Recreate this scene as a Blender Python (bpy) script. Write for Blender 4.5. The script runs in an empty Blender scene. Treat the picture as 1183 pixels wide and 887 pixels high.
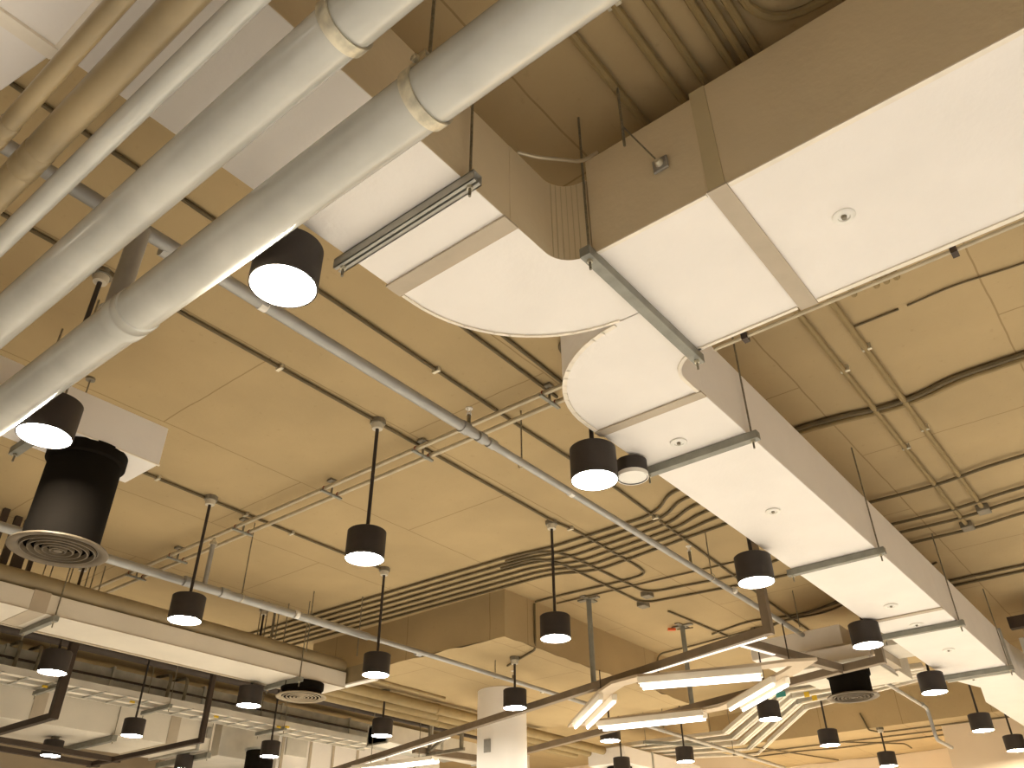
import bpy, math, random
from mathutils import Vector, Matrix
random.seed(7)
S = bpy.context.scene
COL = S.collection
# ------------------------------------------------------------------ camera model (origin = camera, z up, metres)
# X runs right-and-away from the camera, Y left-and-away; the slab underside is at z = H, the floor at z = -1.6
F_PX = 940.5; CX, CY = 591.5, 443.5
PIT = math.radians(33.873); ROLL = math.radians(-.4865); YAW = math.radians(141.5477)
H = 3.0
def _m(v): return Vector((-v[1], v[0], v[2]))
_f = Vector((math.sin(YAW)*math.cos(PIT), math.cos(YAW)*math.cos(PIT), math.sin(PIT)))
_r = Vector((math.cos(YAW), -math.sin(YAW), 0)); _u = _r.cross(_f)
_rt = math.cos(ROLL)*_r + math.sin(ROLL)*_u; _up = -math.sin(ROLL)*_r + math.cos(ROLL)*_u
FW, RT, UP = _m(_f), _m(_rt), _m(_up)
def ray(px, py): return FW + RT*((px-CX)/F_PX) - UP*((py-CY)/F_PX)
def P(px, py, z):
    d = ray(px, py); return d*(z/d.z)
def PV(px, py, x, y):
    d = ray(px, py); return d.z*(d.x*x+d.y*y)/(d.x**2+d.y**2)
def V(*a): return Vector(a)

# ------------------------------------------------------------------ materials
def mat(name, col, rough=.6, metal=0., var=.0, scale=6., bump=0., bscale=60., spec=.3, col2=None, detail=4.):
    m = bpy.data.materials.new(name); m.use_nodes = True
    nt = m.node_tree; b = nt.nodes['Principled BSDF']
    b.inputs['Roughness'].default_value = rough; b.inputs['Metallic'].default_value = metal
    b.inputs['Specular IOR Level'].default_value = spec
    tc = nt.nodes.new('ShaderNodeTexCoord')
    n = nt.nodes.new('ShaderNodeTexNoise'); n.inputs['Scale'].default_value = scale; n.inputs['Detail'].default_value = detail
    nt.links.new(tc.outputs['Object'], n.inputs['Vector'])
    r = nt.nodes.new('ShaderNodeValToRGB')
    c2 = col2 or tuple(c*(1-var) for c in col)
    r.color_ramp.elements[0].position = .35; r.color_ramp.elements[1].position = .65
    r.color_ramp.elements[0].color = (*c2, 1); r.color_ramp.elements[1].color = (*col, 1)
    nt.links.new(n.outputs['Fac'], r.inputs['Fac']); nt.links.new(r.outputs['Color'], b.inputs['Base Color'])
    if bump:
        n2 = nt.nodes.new('ShaderNodeTexNoise'); n2.inputs['Scale'].default_value = bscale
        nt.links.new(tc.outputs['Object'], n2.inputs['Vector'])
        bp = nt.nodes.new('ShaderNodeBump'); bp.inputs['Strength'].default_value = bump; bp.inputs['Distance'].default_value = .01
        nt.links.new(n2.outputs['Fac'], bp.inputs['Height']); nt.links.new(bp.outputs['Normal'], b.inputs['Normal'])
    return m
def emat(name, col, s):
    m = bpy.data.materials.new(name); m.use_nodes = True; nt = m.node_tree
    nt.nodes.remove(nt.nodes['Principled BSDF'])
    e = nt.nodes.new('ShaderNodeEmission'); e.inputs[0].default_value = (*col, 1); e.inputs[1].default_value = s
    nt.links.new(e.outputs[0], nt.nodes['Material Output'].inputs['Surface'])
    return m
CEILC = (.455, .340, .180)
def concrete(name):
    m = mat(name, CEILC, .85, 0, .13, 1.1, .15, 25, .15, detail=7)
    nt = m.node_tree; b = nt.nodes['Principled BSDF']
    ramp = b.inputs['Base Color'].links[0].from_node
    tc = [n for n in nt.nodes if n.type == 'TEX_COORD'][0]
    # formwork panel joints: thin darker lines, broken up by noise
    br = nt.nodes.new('ShaderNodeTexBrick'); br.offset = .5
    for k, v in (('Scale', 1.), ('Mortar Size', .006), ('Mortar Smooth', .3), ('Brick Width', 2.44), ('Row Height', 1.22)): br.inputs[k].default_value = v
    br.inputs['Color1'].default_value = br.inputs['Color2'].default_value = (1, 1, 1, 1); br.inputs['Mortar'].default_value = (.55, .5, .42, 1)
    mp = nt.nodes.new('ShaderNodeMapping'); mp.inputs['Location'].default_value = (.35, .12, 0)
    nz = nt.nodes.new('ShaderNodeTexNoise'); nz.inputs['Scale'].default_value = 3.
    ad = nt.nodes.new('ShaderNodeMixRGB'); ad.blend_type = 'LINEAR_LIGHT'; ad.inputs[0].default_value = .012
    nt.links.new(tc.outputs['Object'], nz.inputs['Vector'])
    nt.links.new(tc.outputs['Object'], ad.inputs[1]); nt.links.new(nz.outputs['Color'], ad.inputs[2])
    nt.links.new(ad.outputs[0], mp.inputs['Vector']); nt.links.new(mp.outputs[0], br.inputs['Vector'])
    # random stains and fine speckle
    sp = nt.nodes.new('ShaderNodeTexNoise'); sp.inputs['Scale'].default_value = 22.; sp.inputs['Detail'].default_value = 8.
    nt.links.new(tc.outputs['Object'], sp.inputs['Vector'])
    sr = nt.nodes.new('ShaderNodeValToRGB'); sr.color_ramp.elements[0].position = .27; sr.color_ramp.elements[1].position = .36
    sr.color_ramp.elements[0].color = (.8, .77, .7, 1)
    nt.links.new(sp.outputs['Fac'], sr.inputs['Fac'])
    m1 = nt.nodes.new('ShaderNodeMixRGB'); m1.blend_type = 'MULTIPLY'; m1.inputs[0].default_value = .7
    m2 = nt.nodes.new('ShaderNodeMixRGB'); m2.blend_type = 'MULTIPLY'; m2.inputs[0].default_value = .45
    nt.links.new(ramp.outputs['Color'], m1.inputs[1]); nt.links.new(br.outputs['Color'], m1.inputs[2])
    nt.links.new(m1.outputs[0], m2.inputs[1]); nt.links.new(sr.outputs['Color'], m2.inputs[2])
    nt.links.new(m2.outputs[0], b.inputs['Base Color'])
    return m
M = {}
M['concrete'] = concrete('concrete_slab')
M['floor'] = mat('polished_floor', (.68, .66, .62), .5, 0, .1, .8)
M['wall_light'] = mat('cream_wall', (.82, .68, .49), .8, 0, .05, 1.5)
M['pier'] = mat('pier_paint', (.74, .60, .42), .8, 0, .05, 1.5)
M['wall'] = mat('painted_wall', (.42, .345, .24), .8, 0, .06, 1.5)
M['column'] = mat('column_paint', (.93, .89, .83), .7, 0, .04, 2.)
M['duct'] = mat('duct_wrap', (.86, .81, .74), .55, 0, .04, 3., .12, 40, .3)
M['duct_dusty'] = mat('duct_wrap_dusty', (.72, .655, .54), .6, 0, .07, 2.5, .12, 40, .25)
M['duct_tan'] = mat('duct_wrap_tan', (.70, .585, .39), .6, 0, .06, 3., .12, 40, .25)  # darker tan version of the duct wrap, for side faces picked by normal
M['tape'] = mat('duct_tape', (.50, .42, .31), .6, 0, .08, 8.)
M['tape_olive'] = mat('olive_tape', (.55, .46, .28), .6, 0, .06, 8.)
M['edge'] = mat('edge_tape', (.88, .80, .66), .5, 0, .08, 14.)
M['galv'] = mat('galvanised_sheet', (.50, .49, .43), .45, .3, .3, 5., spec=.5)
M['galvw'] = mat('pale_sheet', (.68, .64, .55), .5, .2, .12, 4.)
M['channel'] = mat('steel_channel', (.29, .285, .24), .5, .2, .2, 12.)
M['channel_light'] = mat('bright_channel', (.44, .42, .36), .5, .1, .15, 12.)
M['rod'] = mat('threaded_rod', (.30, .27, .2), .5, .6, .3, 80.)
M['pipe'] = mat('grey_pipe', (.56, .55, .49), .17, .1, .16, 4., spec=.6)
M['pipe_tan'] = mat('tan_pipe', (.36, .275, .15), .3, .05, .3, 3., spec=.4)
M['pipe_olive'] = mat('olive_pipe', (.33, .26, .15), .45, 0., .2, 4.)
M['sprink'] = mat('sprinkler_pipe', (.40, .39, .36), .4, .3, .15, 6., spec=.5)
M['white_band'] = mat('white_band', (.8, .76, .68), .5, 0, .05, 6.)
M['clamp'] = mat('plated_clamp', (.72, .66, .50), .4, .5, .4, 25., spec=.6)
M['cond'] = mat('dark_conduit', (.145, .108, .052), .6, .0, .25, 9.)
M['cond_tan'] = mat('painted_conduit', (.31, .225, .10), .65, .0, .15, 9.)
M['cond_light'] = mat('bright_conduit', (.56, .48, .33), .4, .35, .2, 9., spec=.6)
M['black'] = mat('lamp_black', (.040, .031, .026), .55, 0, .15, 9., .05, 200, .35)
M['drum'] = mat('drum_black', (.010, .0075, .005), .9, 0, .15, 9., .05, 200, .08)
M['grille'] = mat('grille_bronze', (.15, .115, .072), .5, .1, .2, 12.)
M['grille_pale'] = mat('grille_dusty', (.36, .29, .19), .55, .1, .2, 12.)
M['bar'] = mat('bronze_bar', (.23, .175, .115), .5, .1, .15, 8.)
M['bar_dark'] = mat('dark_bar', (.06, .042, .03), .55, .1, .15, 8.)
M['batten'] = mat('batten_white', (.80, .72, .58), .5, 0, .04, 5.)
M['jbox'] = mat('junction_box', (.25, .22, .16), .5, .2, .25, 20.)
M['canopy'] = mat('lamp_canopy', (.62, .56, .44), .5, 0, .1, 20.)
M['orange'] = mat('orange_plastic', (.75, .14, .03), .5, 0, .1, 20.)
M['red'] = mat('red_valve', (.30, .05, .03), .5, 0, .3, 20.)
M['yellow'] = mat('yellow_tag', (.75, .5, .04), .5, 0, .1, 20.)
M['teal'] = mat('teal_label', (.06, .30, .28), .5, 0, .1, 20.)
M['opal'] = mat('opal_white', (.85, .82, .74), .4, 0, .03, 5.)
M['ring_tan'] = mat('ring_paint', (.58, .47, .33), .55, .1, .08, 6.)
M['plate'] = mat('switch_plate', (.36, .34, .30), .45, .3, .15, 20.)
LAMPC = (1.0, .93, .80); LS = 212.
M['lens'] = emat('lamp_lens', LAMPC, LS)
M['tube'] = emat('led_tube', (1., .94, .85), 6.)
M['strip'] = emat('led_strip', (1., .90, .74), 1.5)

# ------------------------------------------------------------------ mesh builder
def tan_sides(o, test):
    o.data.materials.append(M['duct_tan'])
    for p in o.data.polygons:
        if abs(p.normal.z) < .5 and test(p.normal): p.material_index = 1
class MB:
    def __init__(s): s.v = []; s.f = []
    def _add(s, vs, fs):
        b = len(s.v); s.v += [Vector(v) for v in vs]; s.f += [tuple(i+b for i in f) for f in fs]; return s
    def box(s, x0, x1, y0, y1, z0, z1):
        return s._add([(x, y, z) for z in (z0, z1) for y in (y0, y1) for x in (x0, x1)],
            [(0, 2, 3, 1), (4, 5, 7, 6), (0, 1, 5, 4), (2, 6, 7, 3), (0, 4, 6, 2), (1, 3, 7, 5)])
    def obox(s, c, a, b, d):      # centre and three half-axis vectors
        c, a, b, d = map(Vector, (c, a, b, d))
        vs = [c + i*a + j*b + k*d for k in (-1, 1) for j in (-1, 1) for i in (-1, 1)]
        return s._add(vs, [(0, 2, 3, 1), (4, 5, 7, 6), (0, 1, 5, 4), (2, 6, 7, 3), (0, 4, 6, 2), (1, 3, 7, 5)])
    def beam(s, p0, p1, w, h, up=(0, 0, 1)):   # rectangular bar, w across, h along up
        p0, p1 = Vector(p0), Vector(p1); d = (p1-p0); a = d/2; d = d.normalized(); up = Vector(up)
        if abs(d.dot(up)) > .98: up = Vector((0, 1, 0))
        sd = d.cross(up).normalized(); u = sd.cross(d)
        return s.obox((p0+p1)/2, a, sd*w/2, u*h/2)
    def prism(s, poly, z0, z1):
        n = len(poly)
        vs = [(p[0], p[1], z0) for p in poly] + [(p[0], p[1], z1) for p in poly]
        fs = [tuple(range(n))[::-1], tuple(range(n, 2*n))] + [(i, (i+1) % n, n+(i+1) % n, n+i) for i in range(n)]
        return s._add(vs, fs)
    def sweep(s, pts, r, n=10, cap=True):
        pts = [Vector(p) for p in pts]; rings = []
        t = (pts[1]-pts[0]).normalized(); a = t.orthogonal().normalized()
        for i, p in enumerate(pts):
            t = ((pts[min(i+1, len(pts)-1)] - pts[max(i-1, 0)])).normalized()
            a = (a - t*a.dot(t)).normalized(); b = t.cross(a)
            k = 1.
            rr = r[i] if isinstance(r, (list, tuple)) else r
            rings.append([p + (a*math.cos(2*math.pi*j/n) + b*math.sin(2*math.pi*j/n))*rr*k for j in range(n)])
        fs = [(i*n+j, i*n+(j+1) % n, (i+1)*n+(j+1) % n, (i+1)*n+j) for i in range(len(pts)-1) for j in range(n)]
        if cap: fs += [tuple(range(n))[::-1], tuple((len(pts)-1)*n+j for j in range(n))]
        return s._add([v for q in rings for v in q], fs)
    def cyl(s, p0, p1, r, n=16): return s.sweep([p0, p1], r, n)
    def lathe(s, prof, c=(0, 0, 0), n=40, axis='z'):    # profile of (radius, height)
        c = Vector(c); vs = []
        for r, z in prof:
            for j in range(n):
                a = 2*math.pi*j/n; q = Vector((r*math.cos(a), r*math.sin(a), z))
                if axis == 'y': q = Vector((q.x, q.z, q.y))
                if axis == 'x': q = Vector((q.z, q.x, q.y))
                vs.append(c+q)
        fs = [(i*n+j, i*n+(j+1) % n, (i+1)*n+(j+1) % n, (i+1)*n+j) for i in range(len(prof)-1) for j in range(n)]
        return s._add(vs, fs)
    def torus(s, c, R, r, n=36, k=8, axis='z'):
        return s.lathe([(R+r*math.cos(2*math.pi*i/k), r*math.sin(2*math.pi*i/k)) for i in range(k+1)], c, n, axis)
    def build(s, name, m, parent=None, smooth=True, bevel=0., ang=40):
        me = bpy.data.meshes.new(name)
        off = Vector((0, 0, 0))
        o = bpy.data.objects.new(name, me); COL.objects.link(o)
        if parent is not None:
            o.parent = parent; q = parent
            while q is not None: off += q.location; q = q.parent
        else:
            lo = Vector([min(v[i] for v in s.v) for i in range(3)]); hi = Vector([max(v[i] for v in s.v) for i in range(3)])
            off = Vector(((lo.x+hi.x)/2, (lo.y+hi.y)/2, lo.z)); o.location = off
        me.from_pydata([v-off for v in s.v], [], s.f); me.validate()
        import bmesh
        bm = bmesh.new(); bm.from_mesh(me); bmesh.ops.recalc_face_normals(bm, faces=bm.faces); bm.to_mesh(me); bm.free()
        me.materials.append(M[m] if isinstance(m, str) else m)
        if smooth:
            for p in me.polygons: p.use_smooth = True
            me.set_sharp_from_angle(angle=math.radians(ang))
        if bevel:
            b = o.modifiers.new('bevel', 'BEVEL'); b.width = bevel; b.segments = 2; b.limit_method = 'ANGLE'; b.angle_limit = math.radians(50)
        return o
def tag(o, label, cat, group=None):
    o['label'] = label; o['category'] = cat
    if group: o['group'] = group
    return o
def thing(name, label, cat, loc, group=None):
    o = bpy.data.objects.new(name, None); COL.objects.link(o); o.location = loc; o.empty_display_size = .05
    return tag(o, label, cat, group)
def struct(o): o['kind'] = 'structure'; return o
def fillet(pts, rad, n=6):
    pts = [Vector(p) for p in pts]; out = [pts[0]]
    for i in range(1, len(pts)-1):
        a, b, c = pts[i-1], pts[i], pts[i+1]
        u = (a-b); w = (c-b); r = min(rad, u.length*.45, w.length*.45)
        p, q = b+u.normalized()*r, b+w.normalized()*r
        for k in range(n+1):
            t = k/n; out.append((1-t)**2*p + 2*t*(1-t)*b + t*t*q)
    out.append(pts[-1]); return out

# ------------------------------------------------------------------ the setting
X0, X1, Y0, Y1, ZF = -6., 16.2, -6., 16.2, -1.6
struct(MB().box(X0-.2, X1+.2, Y0-.2, Y1+.2, ZF-.2, ZF).build('floor', 'floor', smooth=False))
struct(MB().box(X0-.2, X1+.2, Y0-.2, Y1+.2, H, H+.25).build('ceiling', 'concrete', smooth=False))
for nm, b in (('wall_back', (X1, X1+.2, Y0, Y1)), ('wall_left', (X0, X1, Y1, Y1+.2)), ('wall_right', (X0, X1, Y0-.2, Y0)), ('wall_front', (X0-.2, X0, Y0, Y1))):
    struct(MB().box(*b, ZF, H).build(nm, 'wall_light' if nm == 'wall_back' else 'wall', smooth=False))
def rough_prism(x0, x1, y0, y1, z0, z1):     # dropped slab with a slightly uneven lower arris
    mb = MB(); n = 26
    ring = []
    for i in range(n): ring.append((x0+(x1-x0)*i/n, y0))
    for i in range(n): ring.append((x1, y0+(y1-y0)*i/n))
    for i in range(n): ring.append((x1-(x1-x0)*i/n, y1))
    for i in range(n): ring.append((x0, y1-(y1-y0)*i/n))
    m = len(ring)
    lo = [(x, y, z0+random.uniform(-.008, .012)) for x, y in ring]
    mb._add(lo+[(x, y, z1) for x, y in ring], [tuple(range(m))[::-1], tuple(range(m, 2*m))] + [(i, (i+1) % m, m+(i+1) % m, m+i) for i in range(m)])
    return mb
DP = (6.48, 10.4, 5.27, 8.35)
struct(rough_prism(*DP, 2.5, H).build('ceiling_drop_panel', 'concrete', smooth=False))
struct(rough_prism(13.6, X1, .6, 6.6, 2.5, H).build('ceiling_drop_panel', 'concrete', smooth=False))
# round column under the drop panel, square pier at the back right
c = struct(MB().lathe([(.0, ZF), (.305, ZF), (.305, 2.5), (0, 2.5)], (8.28, 6.78, 0), 48).build('column', 'column'))
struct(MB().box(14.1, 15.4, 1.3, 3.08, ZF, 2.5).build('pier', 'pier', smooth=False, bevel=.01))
pl = MB().box(-.004, .004, -.055, .055, 0, .15)
d = (P(560, 864, 1.9)); dv = Vector((-8.28, -6.78, 0)).normalized(); a0 = math.atan2(-.55, -.83)+.35
o = MB(); cc = Vector((8.28, 6.78, 0)); nrm = Vector((math.cos(a0+math.pi*0), math.sin(a0), 0))
nrm = (-RT*.55 - Vector((FW.x, FW.y, 0)).normalized()*.83); nrm.z = 0; nrm.normalize()
o.obox(cc + nrm*.309 + V(0, 0, PV(560, 864, 8.05, 6.9)), nrm*.006, nrm.cross(V(0, 0, 1))*.05, V(0, 0, .075))
tag(o.build('switch_plate', 'plate', smooth=False, bevel=.004), 'small grey metal plate fixed on the white round column', 'plate')

# ------------------------------------------------------------------ pendant lamps
def soffit(x, y):
    if DP[0] < x < DP[1] and DP[2] < y < DP[3]: return 2.5
    if x > 13.6 and .6 < y < 6.6: return 2.5
    if 1.2 < x < 7.25 and 11.4 < y < 12.62: return 2.2
    return H
can_me = lens_me = None
def lamp(px, py, label, zb=1.965, dx=0, dy=0, canopy=True):
    global can_me, lens_me
    p = P(px, py, zb) + V(dx, dy, 0)
    t = thing('pendant_lamp', label, 'lamp', p, 'black cylinder pendant lamps')
    if can_me is None:
        c = MB().lathe([(.0, .19), (.118, .19), (.125, .184), (.125, 0), (.119, 0), (.119, .016), (.0, .016)], p, 48).build('can', 'black', t, ang=30); can_me = c.data
        l = MB().lathe([(.1185, .004), (.1, .0035), (.0, .003)], p, 48).build('lens', 'lens', t); lens_me = l.data
        l['label'] = 'glowing white lens'
    else:
        for nm, me in (('can', can_me), ('lens', lens_me)):
            o = bpy.data.objects.new(nm, me); COL.objects.link(o); o.parent = t
            if nm == 'lens': o['label'] = 'glowing white lens'
    top = soffit(p.x, p.y)
    MB().cyl(p+V(0, 0, .19), V(p.x, p.y, top-.05), .0125, 12).build('rod', 'black', t)
    if canopy:
        MB().lathe([(.0, -.075), (.036, -.075), (.040, -.06), (.040, -.035), (.0, -.035)], (p.x, p.y, top), 20).build('canopy', 'canopy', t)
        MB().lathe([(.0, -.035), (.055, -.035), (.055, 0), (.0, 0)], (p.x, p.y, top), 8).build('ceiling_box', 'jbox', t, ang=20)
    return p
LAMPS = [
 ((327, 331), 'largest looking lit pendant, tucked under the thick grey pipe beside the white duct'),
 ((51, 504), 'lit black pendant overlapping the left white duct box, partly covered by thick pipe'),
 ((687, 555), 'lit black pendant under the outer curve of the duct bend, beside an unlit round downlight'),
 ((421, 646), 'lit black pendant on a long rod in the open middle of the ceiling'),
 ((213, 717), 'lit black pendant with long rod just in front of the long low duct'),
 ((642, 738), 'lit black pendant hanging in front of the lit side of the concrete drop panel'),
 ((434, 780), 'lit black pendant hanging in front of the dark side of the concrete drop panel'),
 ((874, 673), 'lit black pendant at the duct edge above the upright of a light bar'),
 ((1003, 746), 'lit black pendant at the far duct edge above the second round black diffuser', 1.995),
 ((1080, 800), 'lit black pendant under the far duct edge next to a descending grey pipe'),
 ((1136, 844), 'lit black pendant in front of the beige pier at right'),
 ((890, 831), 'lit black pendant in front of the bent pale cable trays'),
 ((959, 861), 'lit black pendant against the dark olive back drop panel, below the black diffuser'),
 ((1027, 885), 'lit black pendant cut by the bottom frame edge, left of the beige pier'),
 ((1175, 867), 'lit black pendant at the bottom right corner of the view'),
 ((792, 880), 'lit black pendant in front of the far lavender grey duct, below the thin sprinkler pipe'),
 ((705, 856), 'lit black pendant directly below the ring of tube lights, over the short white duct box'),
 ((595, 818), 'lit black pendant hanging in front of the white round column'),
 ((441, 850), 'lit black pendant below the three tan pipes, left of the column'),
 ((311, 874), 'lit black pendant in front of the tall black drum near the lower edge'),
 ((288, 815), 'lit black pendant close under the long low duct, left of the small diffuser', 1.965, 0, .012),
 ((60, 777), 'lit black pendant at the far left in front of a dark upright bar'),
 ((152, 850), 'lit black pendant with thin long rod in front of the big far left duct side'),
 ((58, 873), 'small lit black pendant below the big far left duct bottom'),
]
for L in LAMPS: lamp(*L[0], L[1], *(L[2:]))
p = P(211, 886, 1.965); lamp(211, 889, 'black pendant lamp just peeping over the bottom edge under the far left duct')
p = P(719, 888, 1.965); lamp(719, 891, 'black pendant top peeping over the bottom edge below the white duct box')
# unlit surface downlight on the duct edge
p = P(731, 552, 2.085)
t = thing('surface_downlight', 'unlit black downlight with white lens under the duct edge, behind a lit pendant', 'lamp', p)
MB().lathe([(.0, .1), (.087, .1), (.087, 0), (.08, 0), (.08, .012), (0, .012)], p, 40).build('can', 'black', t, ang=30)
MB().lathe([(.088, -.002), (.088, .022), (.083, .022), (.083, -.002), (.088, -.002)], p, 40).build('rim', 'opal', t)
MB().lathe([(.08, .004), (.0, .003)], p, 40).build('lens', 'opal', t)
MB().cyl(p+V(0, 0, .1), V(p.x, p.y, 2.21), .02, 12).build('stem', 'black', t)

# unseen area lights outside the frame: lamp grid continued, plus added fill
def grid_light(x, y, k=1.):
    l = bpy.data.lights.new('unseen_area_light', 'AREA'); l.shape = 'DISK'; l.size = .236
    l.color = (1, .84, .62) if x < 4 else LAMPC; l.energy = k*LS*math.pi*math.pi*.118**2
    o = bpy.data.objects.new('unseen_area_light', l); COL.objects.link(o); o.location = (x, y, 1.967)
def side_fill(x, y, k=1.):       # whiter unseen fill lights, added to brighten the camera's side of the hall
    l = bpy.data.lights.new('unseen_area_light', 'AREA'); l.shape = 'DISK'; l.size = .3
    l.color = (.97, .975, 1); l.energy = k*LS*math.pi*math.pi*.118**2
    o = bpy.data.objects.new('unseen_area_light', l); COL.objects.link(o); o.location = (x, y, 1.967)
for x, y, k in ((-.9, -.9, 1.4), (-2.8, 1.2, 1.4), (-2.8, -2.8, 1.4), (-.6, -2.8, 1.4), (1.4, -2.8, 1.6), (3.4, -2.4, 1.8), (5.4, -2.4, 1.6), (7.4, -2.2, 1.6), (-2.8, 3.2, 1.2), (9.4, -2., 2.2), (11.4, -1.6, 2.2), (9.5, -4., 1.6)):
    side_fill(x, y, k)
for x, y in ((1.24, 5.85), (-.8, 4.), (3.3, 12.), (7.3, 12.)):
    grid_light(x, y, .65)
for x, y in ((9.4, 7.9), (9.4, 9.9), (11.4, 7.9), (13.5, 5.9), (11.4, 9.9), (13.5, 7.9), (15.3, 4.2), (15.3, 2.2), (15.3, 6.2)):  # unseen far lights, added and strengthened to brighten the far soffit
    grid_light(x, y, 2.6)

# ------------------------------------------------------------------ the supply duct that splits in two
ZD, ZT = 2.2, 2.62
NY, FY = 1.36, 1.975
def arc(cx, cy, r, a0, a1, n=14): return [(cx+r*math.cos(math.radians(a0+(a1-a0)*i/n)), cy+r*math.sin(math.radians(a0+(a1-a0)*i/n))) for i in range(n+1)]
TX0, TX1 = 2.05, 2.885
left_out = arc(1.80, 1.295, .68, 90, 0)          # far side of the left bend, towards the cleft
right_out = arc(3.10, 1.357, .618, 180, 90)
left_in = arc(1.93, 1.24, .12, 0, 90)            # from trunk to branch
right_in = arc(3.06, 1.185, .175, 180, 90)
def strip_on(mb, path, w, z, inward=1):           # thin strip hugging the bottom edge of a duct along a path
    for i in range(len(path)-1):
        a, b = Vector((*path[i], z)), Vector((*path[i+1], z)); d = (b-a)
        if d.length < 1e-5: continue
        n = V(-d.y, d.x, 0).normalized()*inward
        mb.beam(a+n*w/2-d.normalized()*.002, b+n*w/2+d.normalized()*.002, w, .006)
    return mb
def port(parent, x, y, z=ZD, r=.042, name='access_port'):
    q = MB().lathe([(0, -.002), (r, -.002), (r, -.008), (r*.9, -.011), (r*.55, -.012), (r*.5, -.006), (.0, -.006)], (x, y, z), 28).build(name, 'opal', parent)
    MB().lathe([(0, -.018), (.009, -.018), (.011, -.006), (.0, -.006)], (x, y, z), 12).build('plug', 'jbox', q)

trunk = thing('air_duct', 'wide white supply duct trunk entering from the upper right, with olive side', 'duct', (2.46, .6, ZD))
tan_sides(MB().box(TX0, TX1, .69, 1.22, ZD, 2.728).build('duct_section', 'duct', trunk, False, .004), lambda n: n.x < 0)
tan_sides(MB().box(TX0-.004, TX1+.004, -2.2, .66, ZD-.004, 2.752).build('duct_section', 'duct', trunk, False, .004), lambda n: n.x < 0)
mb = MB().box(TX0-.01, TX1+.01, .645, .72, ZD-.012, ZD-.003)
mb.build('tape_band', 'tape', trunk, False); MB().box(TX0-.009, TX0-.001, .65, .715, ZD-.010, 2.748).build('tape_band', 'tape_olive', trunk, False)
mb = MB(); strip_on(mb, [(TX0-.006, .64), (TX0-.006, -2.2)], .022, ZD-.008, -1 if False else 1)
strip_on(mb, [(TX1+.006, -2.2), (TX1+.006, .64)], .022, ZD-.008, 1)
strip_on(mb, [(TX0-.002, 1.2), (TX0-.002, .73)], .016, ZD-.005, 1); strip_on(mb, [(TX1+.002, .73), (TX1+.002, 1.2)], .016, ZD-.005, 1)
mb.build('edge_trim', 'edge', trunk, False)
port(trunk, 2.47, .38)
q = [P(598, 176, 2.64), P(622, 182, 2.635), P(646, 184, 2.65), P(672, 187, 2.70), P(690, 176, 2.76)]
tag(MB().sweep(fillet(q, .06), .008, 8).build('cable', 'cond_light'), 'pale cable lying over the inner curve of the left duct bend', 'cable')
t = thing('wire_brace', 'square plate and tie wire bracing the olive duct side to the slab', 'brace', (TX0, .82, 2.5))
pp = V(TX0-.012, *(lambda d: (d.y*(TX0-.012)/d.x, d.z*(TX0-.012)/d.x))(ray(763, 190)))
MB().obox(pp, (.006, 0, 0), (0, .032, 0), (0, 0, .032)).build('plate', 'plate', t, False, .003)
MB().lathe([(0, -.03), (.012, -.028), (.018, -.012), (.018, 0), (0, 0)], pp, 12, 'x').build('knob', 'clamp', t)
top = P(735, 158, H); top2 = V(1.97, pp.y+.1, H)
MB().cyl(pp+V(-.02, 0, .0), V(1.985, pp.y+.115, 2.72), .0035, 6).cyl(V(1.985, pp.y+.115, 2.60), V(1.985, pp.y+.115, H), .006, 8).build('wire', 'rod', t)

left = thing('air_duct', 'left branch of the split white duct, curving behind the grey pipes', 'duct', (1.4, 1.7, ZD))
poly = [(1.71, FY), (1.80, FY)] + left_out[1:] + [(2.48, 1.225), (TX0, 1.225)] + left_in + [(1.71, NY)]
mb = MB(); n0 = 0
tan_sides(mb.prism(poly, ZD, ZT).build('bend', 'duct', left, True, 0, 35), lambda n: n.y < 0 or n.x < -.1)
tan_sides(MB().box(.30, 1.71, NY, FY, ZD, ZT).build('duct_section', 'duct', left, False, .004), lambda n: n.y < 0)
MB().prism([(.30, NY), (.30, 1.98), (.26, 2.24), (-.9, 2.24), (-.9, NY)], ZD-.01, ZT).build('end_box', 'duct', left, False, .004)
MB().box(1.67, 1.75, NY-.006, FY+.006, ZD-.012, ZD-.002).build('tape_band', 'tape', left, False)
MB().box(.29, .335, NY-.01, 2.0, ZD-.018, ZD-.001).build('joint_strip', 'edge', left, False); MB().box(-.9, .30, 1.95, 2.0, ZD-.022, ZD-.009).build('joint_strip', 'edge', left, False)
mb = MB(); strip_on(mb, [(1.76, FY+.004)]+[(x, y) for x, y in arc(1.80, 1.295, .684, 90, 6)], .014, ZD-.004, -1); mb.build('edge_trim', 'edge', left, False)
mb = MB()
for i in range(6):
    a = math.radians(14+11*i); x, y = 1.93+.12*math.cos(a), 1.24+.12*math.sin(a)
    mb.obox((x, y, (ZD+ZT)/2), (math.cos(a)*.0025, math.sin(a)*.0025, 0), (-math.sin(a)*.0015, math.cos(a)*.0015, 0), (0, 0, (ZT-ZD)/2-.005))
mb.build('kerf_lines', 'tape_olive', left, False)

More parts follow.
